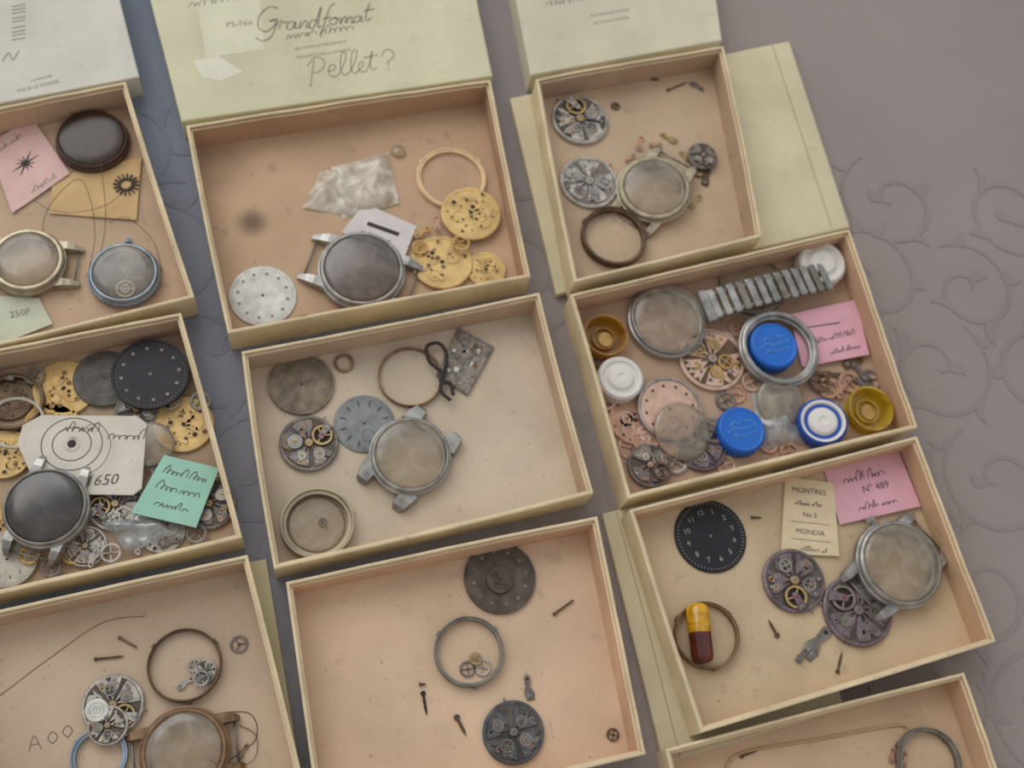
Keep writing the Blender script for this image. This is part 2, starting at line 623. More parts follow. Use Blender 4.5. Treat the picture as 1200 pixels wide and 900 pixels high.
def lid(name, px, z0, z1, col, seed, items=None):
    q = [W(u, v, z1) for u, v in px]
    c = sum(q, Vector((0, 0)))/4
    a = math.atan2((q[1]-q[0]).y, (q[1]-q[0]).x)
    Rm = Matrix.Rotation(-a, 2)
    ql = [Rm @ (p-c) for p in q]
    b = B()
    M1 = pbr('lid%d' % seed, ds(col, .15), .8, 0, .1, 30, .2, 500, spots=.15, dirt=.2)
    b.prism([(p.x, p.y) for p in ql], 0, z1-z0, M1, .012)
    if items:
        for it in items:
            P = Rm @ (W(it[1], it[2], z1)-c)
            zt = z1-z0+.12
            if it[0] == 't':
                b.text(it[3], it[4], P.x, P.y, zt, it[5], 0, it[6])
            elif it[0] == 's':
                b.scrawl(P.x, P.y, it[3], it[4], it[5], it[6], zt, it[7])
            elif it[0] == 'pt':
                pts = [Rm @ (W(x, y, z1)-c) for x, y in it[3]]
                b.ribbon(catmull(pts), it[4], zt, it[5])
            elif it[0] == 'q':
                pts = [Rm @ (W(x, y, z1)-c) for x, y in it[3]]
                b.prism([(p.x, p.y) for p in pts], z1-z0, z1-z0+.08, it[4])
    return b.build(name, c.x, c.y, z0, a)

TAPE = pbr('lid_tape', (212, 209, 182), .6, 0, .08, 60)
SCUFF = pbr('lid_scuff', (222, 219, 200), .85, 0, .08, 60)
PEL = [
    [(368, 70), (366, 84), (364, 102)], [(360, 78), (368, 68), (378, 69), (380, 77), (374, 84), (367, 85)],
    [(384, 83), (391, 82), (393, 77), (388, 76), (385, 82), (388, 89), (396, 88), (404, 72), (405, 62), (400, 64), (399, 80), (403, 88), (410, 84), (417, 68), (418, 59), (413, 61), (411, 78), (415, 86), (421, 82), (426, 76), (424, 72), (420, 78), (423, 84), (430, 82), (434, 70), (436, 60), (434, 74), (436, 82), (441, 79)],
    [(426, 68), (443, 64)], [(447, 66), (452, 58), (460, 60), (461, 67), (455, 72), (455, 77)], [(455, 81), (456, 83)]]
# cursive strokes: "Grandformat"
GF = [[(333, 10), (322, 8), (310, 18), (308, 32), (318, 37), (328, 30), (330, 24), (322, 25), (332, 23), (328, 36), (322, 45), (312, 48), (305, 44)],
      [(334, 34), (337, 24), (340, 27), (345, 25)], [(354, 26), (347, 26), (344, 33), (350, 34), (355, 26), (354, 33), (358, 32)],
      [(361, 25), (360, 33), (366, 25), (370, 26), (368, 32), (373, 31)], [(382, 24), (375, 24), (372, 31), (378, 32), (387, 8), (383, 31), (387, 30)],
      [(386, 43), (392, 25), (399, 7), (405, 5)], [(389, 22), (400, 20)], [(404, 21), (398, 24), (400, 29), (406, 27), (407, 21), (403, 21), (410, 22)],
      [(412, 20), (411, 28), (416, 20), (419, 21), (418, 27), (423, 20), (426, 21), (425, 27), (429, 25)],
      [(436, 19), (430, 20), (429, 26), (434, 25), (438, 19), (437, 25), (441, 24)], [(448, 4), (443, 20), (445, 24), (450, 21)], [(441, 13), (454, 10)]]
GF = [[(300+(x-305)*.93, y) for x, y in s] for s in GF]
m1items = [('q', 0, 0, [(225, -25), (300, -40), (310, 58), (242, 68)], TAPE), ('q', 0, 0, [(226, 72), (256, 66), (285, 84), (258, 95), (238, 92)], SCUFF),
           ('t', 280, 28, 'PS-No', 4.6, INKP, .1),
           ('s', 335, 46, 30, 5, INK, 3, .45), ('t', 376, 53, 'QUI SUPRA LE MOUVEMENT', 1.9, INKP, 0), ('t', 379, 63, 'MANUFACTURE A LORRAINE', 1.9, INKP, 0),
           ('s', 222, 8, 40, 6, INK, 7, .4)]
for p in PEL:
    m1items.append(('pt', 400, 80, p, .4, INK))
for p in GF:
    m1items.append(('pt', 400, 80, p, .62, INK))
lid('cardboard_box_lid', [(165, -45), (540, -90), (577, 89), (213, 142)], 0, 13, (210, 205, 168), 1, m1items)
lid('cardboard_box_lid', [(-200, 10), (125, -60), (163, 90), (-205, 160)], 0, 13, (206, 202, 188), 2,
    [('t', 45, 101, 'POUR LE MONDE', 2.2, INKP, 0), ('t', 48, 92, 'COMPAGNIE', 1.6, INKP, 0)] +
    [('pt', 20, 20, [(14, y), (30, y-3)], .45, INKP) for y in (8, 12, 16, 22, 26, 33, 38, 42, 47)] +
    [('pt', 20, 20, [(3, 72), (10, 62), (15, 70), (22, 60)], .45, INKP)])
lid('cardboard_box_lid', [(593, -60), (826, -95), (846, 47), (622, 88)], 0, 13, (210, 203, 174), 3,
    [('t', 715, 15, 'DU DOMO LE MOTEUR', 1.9, INKP, 0), ('t', 716, 24, 'QUI DANS LE MONDE', 1.9, INKP, 0), ('s', 640, 8, 26, 5.5, INK, 13, .4)])
CR = pbr('board_crease', (172, 156, 118), .85)
lid('cardboard_box_lid', [(598, 115), (925, 48), (996, 266), (652, 345)], 0, 3.5, (212, 200, 162), 4, [('pt', 900, 60, [(905, 53), (940, 160), (975, 268)], .4, CR)])
lid('cardboard_box_lid', [(706, 602), (905, 552), (990, 830), (778, 895)], 0, 2.5, (210, 196, 160), 5, [('pt', 730, 620, [(722, 600), (760, 740), (797, 888)], .4, CR)])
lid('cardboard_box_lid', [(240, 668), (312, 655), (352, 905), (300, 915)], 0, 1.0, (200, 190, 148), 6)

# ---------------------------------------------------------------- watch parts
FZ = 1.3
def movement(name, u, v, r, z, pal, seed, balance=True, tilt=(0, 0), bridges=4, h=1.0):
    rr = random.Random(seed)
    random.seed(seed)
    R = rmm(u, v, r, z+2)
    P = W(u, v, z+2)
    plate, bridge, gear, hub = pal
    b = B()
    b.lathe([(0, 0), (R*.95, 0), (R, .3), (R, 1.5*h), (R*.96, 1.9*h), (R*.90, 1.9*h), (R*.90, 1.7*h)], bridge, 48)
    b.lathe([(R*.90, 1.7*h), (0, 1.7*h)], plate, 48)
    zt = 1.7*h
    a = rr.uniform(0, 6.28)
    free = 2*pi-(1.5 if balance else .4)
    sp = free/bridges
    for k in range(bridges):
        s0 = a+k*sp+.1
        s1 = a+(k+1)*sp-.1
        ro = R*rr.uniform(.82, .93)
        poly = []
        ns = 9
        for j in range(ns):
            t = s0+(s1-s0)*j/(ns-1)
            q = ro*(1-(.2 if rr.random() < .25 else 0))
            poly.append((q*cos(t), q*sin(t)))
        for j in range(ns):
            t = s1-(s1-s0)*j/(ns-1)
            q = R*.12+R*.4*(.5+.5*sin(j*1.1+seed+k))*rr.uniform(.6, 1)
            poly.append((q*cos(t), q*sin(t)))
        zz = zt+rr.uniform(.5, 1.0)*h
        b.prism(poly, zt-.05, zz, bridge, .06)
        mt = (s0+s1)/2
        for j in range(3):
            t = s0+(s1-s0)*rr.uniform(.1, .9)
            q = R*rr.uniform(.5, .8)
            b.screw(q*cos(t), q*sin(t), R*.065, zz, zz+.3, gear, rr.uniform(0, 3))
        for j in range(3):
            t = s0+(s1-s0)*rr.uniform(.1, .9)
            q = R*rr.uniform(.35, .78)
            b.disc(R*.075, zz-.02, zz+.08, hub, (q*cos(t), q*sin(t)), 14)
            b.disc(R*.038, zz+.08, zz+.14, RUBY if rr.random() < .5 else DARK, (q*cos(t), q*sin(t)), 10)
        if rr.random() < .75:
            q = R*rr.uniform(.4, .55)
            gr = R*rr.uniform(.15, .26)
            cx, cy = q*cos(mt), q*sin(mt)
            b.disc(gr*1.12, zz-.02, zz+.02, plate, (cx, cy), 24, .01)
            if rr.random() < .65:
                b.gear(cx, cy, gr, zz, zz+.35, gear, 26)
                b.ann(gr*.6, gr*.66, zz+.3, zz+.38, DARK, (cx, cy), 22, .01)
                b.screw(cx, cy, gr*.35, zz+.35, zz+.6, hub, 1)
            else:
                b.spoked(cx, cy, gr, zz+.05, zz+.4, gear, 4)
    b.disc(R*.14, zt, zt+1.2, hub, (0, 0), 20)
    b.screw(0, 0, R*.07, zt+1.2, zt+1.4, gear)
    if balance:
        t = a-.72
        q = R*.52
        cx, cy = q*cos(t), q*sin(t)
        b.disc(R*.4, zt-.02, zt+.02, DARK, (cx, cy), 28, .01)
        b.spoked(cx, cy, R*.36, zt+.5, zt+.95, hub, 3)
        b.M = Matrix.Translation((cx, cy, 0)) @ Matrix.Rotation(t+.5, 4, 'Z')
        b.prism([(-R*.14, -R*.08), (R*.2, -R*.12), (R*.42, -R*.16), (R*.42, R*.16), (R*.2, R*.12), (-R*.14, R*.08)], zt+1.0, zt+1.4, bridge, .08)
        b.disc(R*.06, zt+1.4, zt+1.5, RUBY, (0, 0), 12)
        b.screw(R*.33, 0, R*.06, zt+1.4, zt+1.6, gear)
        b.M = Matrix.Identity(4)
    for j in range(12):
        t = rr.uniform(0, 6.28)
        q = R*rr.uniform(.2, .86)
        b.disc(R*rr.uniform(.02, .05), zt-.02, zt+.05, bridge, (q*cos(t), q*sin(t)), 10, .01)
    b.M = Matrix.Rotation(a-.2, 4, 'Z')
    b.tube([(R*.9, 0, 1), (R*1.12, 0, 1)], R*.03, gear)
    b.M = Matrix.Identity(4)
    return b.build(name, P.x, P.y, z, rr.uniform(0, 6), tilt)

def plate(name, u, v, r, z, m, seed, tilt=(0, 0), m2=None):
    rr = random.Random(seed)
    R = rmm(u, v, r, z+1)
    P = W(u, v, z+1)
    m2 = m2 or m
    b = B()
    b.lathe([(0, 0), (R*.97, 0), (R, .25), (R, 1.0), (R*.97, 1.25), (R*.88, 1.25), (R*.87, 1.05), (0, 1.05)], m, 48)
    for k in range(4):
        t = rr.uniform(0, 6.28)
        q = R*rr.uniform(.3, .55)
        b.ann(R*.16, R*rr.uniform(.22, .3), 1.0, 1.3, m2, (q*cos(t), q*sin(t)), 24, .05)
    used = []
    for k in range(26):
        t = rr.uniform(0, 6.28)
        q = R*rr.uniform(.05, .84)
        x, y = q*cos(t), q*sin(t)
        rad = R*rr.choice([.03, .035, .045, .06, .08])
        if any(math.hypot(x-a, y-c) < rad+d+.2 for a, c, d in used):
            continue
        used.append((x, y, rad))
        b.disc(rad, 1.0, 1.34, BRONZE if rr.random() < .6 else DARK, (x, y), 12, .02)
        if rr.random() < .35:
            b.ann(rad, rad*1.5, 1.0, 1.4, m2, (x, y), 14, .05)
    b.disc(R*.07, 1.0, 1.36, DARK, (0, 0), 14, .02)
    for k in range(2):
        t = rr.uniform(0, 6.28)
        b.box(R*.6*cos(t), R*.6*sin(t), 1.0, 1.5, R*.4, R*.14, m2, t+1.2, .1)
    return b.build(name, P.x, P.y, z, rr.uniform(0, 6), tilt)

def dial(name, u, v, r, z, m, mk, style='dots', rot=0, tilt=(0, 0), sub=False, ring=None, extra=None):
    R = rmm(u, v, r, z+1)
    P = W(u, v, z+1)
    b = B()
    b.lathe([(0, 0), (R*.99, 0), (R, .1), (R, .5), (R*.97, .75), (R*.8, .85), (0, .9)], m, 56, joined=False)
    zf = .93
    if ring:
        b.ann(R*.93, R*1.0, 0, 1.3, ring, (0, 0), 56, .1)
    if style != 'none':
        for k in range(60):
            a = 2*pi*k/60
            b.box(R*.90*cos(a), R*.90*sin(a), zf-.2, zf-.02, R*.05, R*.012, mk, a)
    for k in range(12):
        a = 2*pi*k/12
        if style == 'dots':
            b.disc(R*.05, zf-.15, zf+.1, mk, (R*.74*cos(a), R*.74*sin(a)), 12)
        elif style == 'sticks':
            b.box(R*.72*cos(a), R*.72*sin(a), zf-.15, zf+.15, R*.2, R*.05, mk, a, .1)
        elif style == 'num':
            n = (3-k-1) % 12+1
            b.text(str(n), R*.2, R*.66*cos(a), R*.66*sin(a), zf, mk, 0)
    b.disc(R*.045, zf-.1, zf+.04, DARK if m is not BLACKD else NICKD, (0, 0), 14, .01)
    if style == 'none':
        b.ann(R*.6, R*.62, zf-.2, zf+.0, mk, (0, 0), 40, .01)
        b.ann(R*.28, R*.30, zf-.2, zf+.02, mk, (0, 0), 30, .01)
    if sub:
        b.ann(R*.2, R*.215, zf-.1, zf+.02, mk, (0, -R*.45), 24, .01)
        b.disc(R*.02, zf-.1, zf+.03, DARK, (0, -R*.45), 8, .01)
    if extra:
        b.text(extra, R*.14, 0, R*.42, zf, mk, 0)
    return b.build(name, P.x, P.y, z, rot, tilt)

def case(name, u, v, r, z, rot, m, cr, crown=0, lugs=True, h=5.5, ri=.80, lug_len=1.34, tilt=(0, 0), lugw=.24, spring=True, bez=None, solid=None):
    R = rmm(u, v, r, z+h*.8)
    P = W(u, v, z+h*.8)
    bez = bez or m
    b = B()
    b.lathe([(R*ri, 0), (R*.93, 0), (R*.99, h*.2), (R, h*.45), (R*.985, h*.62), (R*.95, h*.66)], m, 64)
    b.lathe([(R*.95, h*.66), (R*.955, h*.8), (R*.93, h*.94), (R*.90, h), (R*(ri+.03), h), (R*ri, h*.9), (R*ri, h*.55), (R*(ri-.05), h*.5), (R*(ri-.05), h*.12), (R*ri, 0)], bez, 64)
    if cr:
        b.lathe([(R*(ri+.02), h*.85), (R*(ri+.01), h*1.02), (R*ri*.93, h*1.12), (R*ri*.7, h*1.19), (R*ri*.35, h*1.23), (0, h*1.24)], cr, 48, joined=True)
    if solid:
        b.disc(R*(ri-.03), 0, .5, solid, (0, 0), 40)
    if lugs:
        for s in (1, -1):
            for t in (1, -1):
                secs = [(.56, .70, lugw*1.3, h*.62, h*.12), (.56, .95, lugw*1.1, h*.66, h*.08), (.545, 1.14, lugw*.9, h*.55, 0), (.53, lug_len, lugw*.5, h*.25, -.0)]
                vs = []
                for x, y, w, zt, zb in secs:
                    for dx, zz in ((-w/2, zb), (w/2, zb), (w/2*.8, zt), (-w/2*.8, zt)):
                        vs.append(((x+dx)*R*t, y*R*s, zz))
                fs = []
                for k in range(3):
                    o = k*4
                    for j in range(4):
                        fs.append((o+j, o+(j+1) % 4, o+4+(j+1) % 4, o+4+j))
                fs.append((0, 1, 2, 3))
                fs.append((15, 14, 13, 12))
                b.add(vs, fs, m)
            if spring:
                b.tube([(-R*.52, s*R*lug_len*.9, h*.25), (R*.52, s*R*lug_len*.9, h*.25)], R*.028, STEELD)
    if crown:
        b.M = Matrix.Rotation(crown if crown != 1 else 0, 4, 'Z') @ Matrix.Translation((R*.98, 0, h*.4)) @ Matrix.Rotation(pi/2, 4, 'Y')
        b.disc(R*.05, 0, R*.08, m, (0, 0), 12)
        b.gear(0, 0, R*.10, R*.08, R*.2, m, 20)
        b.M = Matrix.Identity(4)
    return b.build(name, P.x, P.y, z, rot, tilt)

def ring(name, u, v, r, z, m, w=.12, h=2.5, tilt=(0, 0), fill=None, notches=True):
    R = rmm(u, v, r, z+h*.8)
    P = W(u, v, z+h*.8)
    b = B()
    b.lathe([(R*(1-w), 0), (R*.98, 0), (R, h*.15), (R, h*.7), (R*.985, h*.75), (R*.985, h), (R*(1-w*.4), h), (R*(1-w*.55), h*.8), (R*(1-w), h*.78)], m, 56, closed=True)
    if notches:
        for a in (.4, 2.3, 4.6):
            b.M = Matrix.Rotation(a, 4, 'Z')
            b.box(R*1.0, 0, h*.1, h*.7, R*.09, R*.14, m)
            b.M = Matrix.Identity(4)
    if fill:
        b.lathe([(0, h*.7), (R*.5, h*.65), (R*(1-w)+.1, h*.45)], fill, 40, joined=True)
    return b.build(name, P.x, P.y, z, .3, tilt)

def crystal(name, u, v, r, z, g, tilt=(0, 0), dome=2.2, rim=None):
    R = rmm(u, v, r, z+1)
    P = W(u, v, z+1)
    b = B()
    b.lathe([(R*.93, 0), (R, .1), (R, .9), (R*.95, 1.4), (R*.8, dome*.8), (R*.5, dome*.95), (0, dome)], g, 48, joined=True)
    if rim:
        b.ann(R*.94, R*1.02, 0, 1.0, rim, (0, 0), 48, .15)
    return b.build(name, P.x, P.y, z, 0, tilt)

def bottle_cap(name, u, v, r, z, m, top, kind, rot=0, tilt=(0, 0), h=7):
    R = rmm(u, v, r, z+h)
    P = W(u, v, z+h)
    b = B()
    poly = []
    n = 44
    for k in range(n*2):
        a = pi*k/n
        q = R*(1 if k % 2 else .965)
        poly.append((q*cos(a), q*sin(a)))
    b.prism(poly, 0, h*.86, m, .0)
    b.lathe([(R*.96, h*.86), (R*.94, h*.96), (R*.88, h)], m, 48, joined=True)
    if kind == 'blue':
        b.lathe([(R*.88, h), (R*.8, h*.96), (0, h*.96)], top, 40)
        for j, (yy, ww) in enumerate(((.34, .9), (.08, 1.2), (-.2, 1.0))):
            b.scrawl(-R*ww/2, R*yy-R*.08, R*ww, R*.15, BLUET, 60+j, h*.96+.06, R*.04, None, 0)
    else:
        b.lathe([(R*.88, h), (R*.78, h*.97), (R*.74, h*.86), (R*.6, h*.84), (R*.56, h*.95), (R*.48, h*1.05), (R*.2, h*1.08), (R*.12, h*1.02), (0, h*1.02)], top, 40)
    return b.build(name, P.x, P.y, z, rot, tilt)

def jar(name, u, v, r, z, rot=0, h=7, m=None):
    m = m or AMBER
    R = rmm(u, v, r, z+h)
    P = W(u, v, z+h)
    b = B()
    b.lathe([(R*.95, .6), (R*.95, h*.7), (R, h*.72), (R, h), (R*.9, h), (R*.86, h*.75), (R*.82, 1.5), (0, 1.4)], m, 44)
    b.ann(R*.45, R*.55, h*.2, h*.5, m, (0, 0), 30)
    b.gear(R*.1, 0, R*.35, 1.6, 2.2, BRASS, 20)
    return b.build(name, P.x, P.y, z, rot)

def paper(name, px, z, m, items=(), curl=.5, seed=0, th=.25, ph=0):
    q = [W(u, v, z+.5) for u, v in px]
    c = sum(q, Vector((0, 0)))/4
    a = math.atan2((q[1]-q[0]).y, (q[1]-q[0]).x)
    Rm = Matrix.Rotation(-a, 2)
    ql = [Rm @ (p-c) for p in q]
    w = (ql[1]-ql[0]).length
    hh = (ql[3]-ql[0]).length
    zf = lambda x, y: curl*(sin(x/w*3.2+ph)*.8+cos(y/hh*2.5+ph*2)*.5+1.3)
    b = B()
    n = 10
    vt = []
    vb = []
    for j in range(n+1):
        for i in range(n+1):
            s, t = i/n, j/n
            p = ql[0].lerp(ql[1], s).lerp(ql[3].lerp(ql[2], s), t)
            zz = zf(p.x, p.y)
            vt.append((p.x, p.y, zz+th))
            vb.append((p.x, p.y, zz))
    k = n+1
    fs = [(j*k+i, (j+1)*k+i, (j+1)*k+i+1, j*k+i+1) for j in range(n) for i in range(n)]
    b.add(vt, fs, m, True)
    b.add(vb, [f[::-1] for f in fs], m, True)
    bd = [i for i in range(k)]+[j*k+n for j in range(1, k)]+[n*k+i for i in range(n-1, -1, -1)]+[j*k for j in range(n-1, 0, -1)]
    vs = [vt[i] for i in bd]+[vb[i] for i in bd]
    nb = len(bd)
    b.add(vs, [(i, (i+1) % nb, nb+(i+1) % nb, nb+i) for i in range(nb)], m)
    for it in items:
        x, y = it[1]*w, it[2]*hh
        if it[0] == 't':
            b.text(it[3], it[4], x, y, th+.14, it[5], it[6] if len(it) > 6 else 0, 0, zf)
        elif it[0] == 's':
            b.scrawl(x, y, it[3]*w, it[4], it[5], it[6], th+.12, it[7] if len(it) > 7 else .4, zf)
        elif it[0] == 'l':
            b.ribbon([((it[1]+(it[3]-it[1])*t/10)*w, (it[2]+(it[4]-it[2])*t/10)*hh) for t in range(11)], it[5], th+.12, it[6], zf)
        elif it[0] == 'star':
            for kk in range(10):
                aa = pi*kk/5
                rr_ = it[3]*(1 if kk % 5 in (0, 1) else .6)
                b.ribbon([(x+rr_*cos(aa)*t/4, y+rr_*sin(aa)*t/4) for t in range(5)], lambda t: .9*(1-t)+.1, th+.12+kk*.004, it[4], zf)
    return b.build(name, c.x, c.y, z, a)

def crumple(name, px, z, m, amp=2.0, seed=0, n=14, smooth=True, jit=.12):
    q = [W(u, v, z+1) for u, v in px]
    c = sum(q, Vector((0, 0)))/4
    q = [p-c for p in q]
    rr = random.Random(seed)
    ph = [rr.uniform(0, 6) for _ in range(8)]
    vs = []
    for j in range(n+1):
        for i in range(n+1):
            s, t = i/n, j/n
            p = q[0].lerp(q[1], s).lerp(q[3].lerp(q[2], s), t)
            zz = amp*(.5+.25*sin(s*7+ph[0]+3*t)+.2*sin(t*9+ph[1]-4*s)+.15*abs(sin(s*9+t*6+ph[2])))+rr.uniform(-jit, jit)*amp
            edge = min(s, 1-s, t, 1-t)
            zz *= min(1, .25+edge*5)
            vs.append((p.x+rr.uniform(-.3, .3), p.y+rr.uniform(-.3, .3), max(0, zz)))
    k = n+1
    b = B()
    b.add(vs, [(j*k+i, (j+1)*k+i, (j+1)*k+i+1, j*k+i+1) for j in range(n) for i in range(n)], m, smooth)
    return b.build(name, c.x, c.y, z)

def wire(name, px, z, r=.18, m=None, bulge=0):
    pts = catmull([Vector((W(u, v, z).x, W(u, v, z).y, z)) for u, v in px], 8)
    c = sum(pts, Vector((0, 0, 0)))/len(pts)
    n = len(pts)
    pts = [Vector((p.x-c.x, p.y-c.y, r+bulge*sin(pi*i/(n-1)))) for i, p in enumerate(pts)]
    b = B()
    b.tube(pts, r, m or HAIR, 6)
    return b.build(name, c.x, c.y, z)

def screw(u, v, px, a, z=FZ, m=None):
    P = W(u, v, z)
    L_ = rmm(u, v, px, z)*2
    m = m or BRONZE
    b = B()
    b.M = Matrix.Translation((-L_/2, 0, .6)) @ Matrix.Rotation(pi/2, 4, 'Y')
    b.disc(.65, 0, .8, m, (0, 0), 14)
    b.lathe([(.34, .8), (.34, L_-.5), (.15, L_), (0, L_)], m, 12)
    for k in range(int((L_-1.5)/.5)):
        b.ann(.3, .42, 1+k*.5, 1.2+k*.5, m, (0, 0), 12, .03)
    b.M = Matrix.Identity(4)
    b.build('watch_screw', P.x, P.y, z, a)

def hand(u, v, px, a, z=FZ, m=None, w=1.0):
    P = W(u, v, z)
    L_ = rmm(u, v, px, z)*2
    m = m or BRONZE
    b = B()
    b.prism([(-L_*.5, -w*.25), (-L_*.2, -w*.5), (L_*.2, -w*.45), (L_*.5, 0), (L_*.2, w*.45), (-L_*.2, w*.5), (-L_*.5, w*.25)], .1, .4, m, .05)
    b.ann(w*.3, w*.9, 0, .6, m, (-L_*.5, 0), 16, .05)
    b.build('watch_hand', P.x, P.y, z, a)

def lever(u, v, px, a, z=FZ, m=None, name='setting_lever'):
    P = W(u, v, z)
    L_ = rmm(u, v, px, z)*2
    m = m or NICKD
    b = B()
    b.prism([(-L_*.5, -L_*.16), (-L_*.25, -L_*.2), (0, -L_*.08), (L_*.35, -L_*.14), (L_*.5, 0), (L_*.38, L_*.12), (L_*.05, L_*.1), (-L_*.2, L_*.2), (-L_*.5, L_*.12)], 0, .7, m, .06)
    b.screw(-L_*.33, 0, L_*.09, .7, 1.0, STEEL)
    b.disc(L_*.06, .68, .74, DARK, (L_*.3, 0), 12, .01)
    b.build(name, P.x, P.y, z, a)

def cog(u, v, r, z=FZ, m=None, sp=4, tilt=(0, 0)):
    P = W(u, v, z)
    R = rmm(u, v, r, z)
    b = B()
    random.seed(int(u+v))
    b.spoked(0, 0, R, .0, .6, m or NICKD, sp, max(14, int(R*6)))
    b.tube([(0, 0, .0), (0, 0, 1.8)], R*.1, m or NICKD)
    b.build('gear_wheel', P.x, P.y, z, 0, tilt)

PN = (GUN, NICKEL, STEEL, GOLD)
PD = (GUN, NICKD, STEEL, GOLD)
PP = (GUN, PURP, STEEL, GOLD)
PS = (GUN, SLATE, STEELD, NICKD)
PL = (NICKD, NICKEL, STEEL, NICKEL)

# ===== top-middle box
dial('watch_dial', 308, 346, 40, FZ, SILVERD, pbr('marker_gold_dark', (140, 128, 105), .5, .3), 'dots', -.1)
crumple('plastic_bag', [(388, 196), (455, 178), (468, 238), (402, 256)], FZ, BAG, 4, 3, 16, True, .04)
crumple('plastic_bag', [(376, 200), (404, 196), (412, 252), (354, 243)], FZ, BAG, 3, 5, 14, True, .03)
ring('movement_holder_ring', 529, 208, 41, FZ, CREAM, .13, 2)
plate('watch_movement_plate', 552, 250, 35, FZ+2.2, BRASSB, 21)
plate('watch_movement_plate', 518, 307, 36, FZ+.2, BRASSB, 22, (.05, .03))
plate('watch_movement_plate', 570, 316, 23, FZ, BRASSB, 23)
lever(495, 272, 12, .6, FZ+1.5, BRASS)
lever(512, 262, 11, 1.6, FZ+2.5, COPPER)
cog(540, 285, 10, FZ+2.8, BRASS)
cog(492, 290, 9, FZ+2, BRASS)
paper('paper_label', [(428, 238), (488, 266), (470, 312), (400, 272)], FZ+.6, WPAPER, [('l', -.28, .05, .30, .12, 1.9, DARK), ('s', -.3, -.25, .5, 2, INK, 5)], .4, 1)
case('watch_case', 424, 315, 52, FZ, ang(360, 300, 480, 335)+pi/2, STEEL, SMOKE, 0, True, 6.5, .84)
crystal('watch_crystal', 467, 177, 8, FZ, CLEAR, dome=2)
screw(353, 371, 8, .4, FZ, BRASS)

# ===== top-right box
Z4 = 3.6+FZ
movement('watch_movement', 680, 139, 33, Z4, PN, 31)
movement('watch_movement', 691, 212, 34, Z4, PL, 32, False, bridges=5, h=.7)
ring('case_ring', 720, 276, 38, Z4, BRONZE, .12, 4)
case('watch_case', 768, 220, 43, Z4+.5, radians(-35), STEELW, CLEAR, 0, True, 6, .80, 1.3, (.10, -.08), bez=STEELW)
for (x, y, r_, s) in ((750, 168, 11, 1), (783, 162, 11, 2), (738, 186, 8, 3), (802, 184, 8, 4), (768, 170, 8, 5)):
    lever(x, y, r_, s*1.3, Z4, COPPER if s % 2 else GOLD)
movement('watch_movement', 824, 182, 17, Z4+1, PD, 33, False)
lever(828, 208, 12, 1.2, Z4, BRONZE)
lever(815, 236, 12, .8, Z4, GOLD)
cog(818, 200, 9, Z4, BRONZE)
hand(795, 101, 14, .5, Z4)
lever(817, 102, 9, -.6, Z4, STEELD)
cog(721, 125, 5, Z4, BRONZE)
cog(763, 258, 5, Z4, GOLD)
screw(768, 94, 5, 0, Z4)
# ===== middle box
dial('watch_case_back', 353, 450, 39, FZ, BACKD, NICKD, 'none', 0, ring=BACKD)
ring('gasket_ring', 403, 425, 12, FZ, BROWNC, .3, 1, notches=False)
ring('case_ring', 481, 441, 38, FZ, BROWNC, .06, 2.2, notches=False)
dial('watch_dial', 427, 496, 36, FZ, SLATED, GREYD, 'sticks', .3, sub=True)
movement('watch_movement', 362, 519, 35, FZ, PD, 41)
case('watch_case', 481, 533, 49, FZ, radians(-38), STEEL, CLEAR, 0, True, 6.5, .84, 1.22, lugw=.4, spring=False)
ring('watch_case_ring', 372, 613, 44, FZ, pbr('ring_aged_steel', (174, 162, 138), .45, .6, .3, dirt=.3), .17, 5, notches=False)
crystal('watch_crystal', 371, 614, 34, FZ, CLEAR, dome=1.5)
cog(378, 612, 5, FZ+1.8)
b = B()
q = [W(x, y, FZ+1) for x, y in ((537, 384), (579, 407), (548, 463), (511, 440))]
c = sum(q, Vector((0, 0)))/4
MOT = pbr('mottled_leather', (146, 136, 125), .6, .1, .5, 420)
b.prism([(p.x-c.x, p.y-c.y) for p in q], 0, 1.6, MOT, .05)
e1 = (q[1]-q[0]).normalized(); e2 = (q[3]-q[0]).normalized()
rr = random.Random(8)
for k in range(26):
    p = e2*rr.uniform(-9, 9)+e1*rr.uniform(-6, 6)
    b.disc(rr.uniform(.5, 1.3), 1.55, 1.9, rr.choice([NICKD, STEELD, BRONZE, SILVERD]), (p.x, p.y), 10)
b.build('watch_strap_piece', c.x, c.y, FZ)
wire('cord_loop', [(528, 470), (516, 458), (518, 440), (503, 425), (500, 408), (513, 404), (522, 414), (522, 432), (516, 448), (527, 450), (531, 464)], FZ+2.2, .8, CORD, .8)

# ===== lower-middle box
dial('watch_dial', 586, 677, 42, FZ, BROWND, NICKD, 'dots', .2, ring=BROWND)
plate('watch_movement_plate', 586, 679, 16, FZ+.95, BROWND, 55)
ring('movement_holder_ring', 550, 763, 41, FZ, STEELD, .11, 3.2)
cog(548, 784, 9, FZ)
cog(565, 782, 10, FZ, NICKEL)
cog(557, 772, 7, FZ+.8, GOLD)
movement('watch_movement', 602, 858, 36, FZ, PS, 51, False)
lever(619, 805, 15, 1.7, FZ, NICKD)
hand(498, 826, 13, -1.4, FZ, DARK, 1.1)
screw(495, 802, 4, 0, FZ, BRONZE)
hand(541, 852, 12, -1.1, FZ, BRONZE, 1.3)
screw(660, 712, 15, .6, FZ, BRONZE)
cog(718, 861, 7, FZ, BRONZE)
screw(668, 622, 4, 1, FZ)

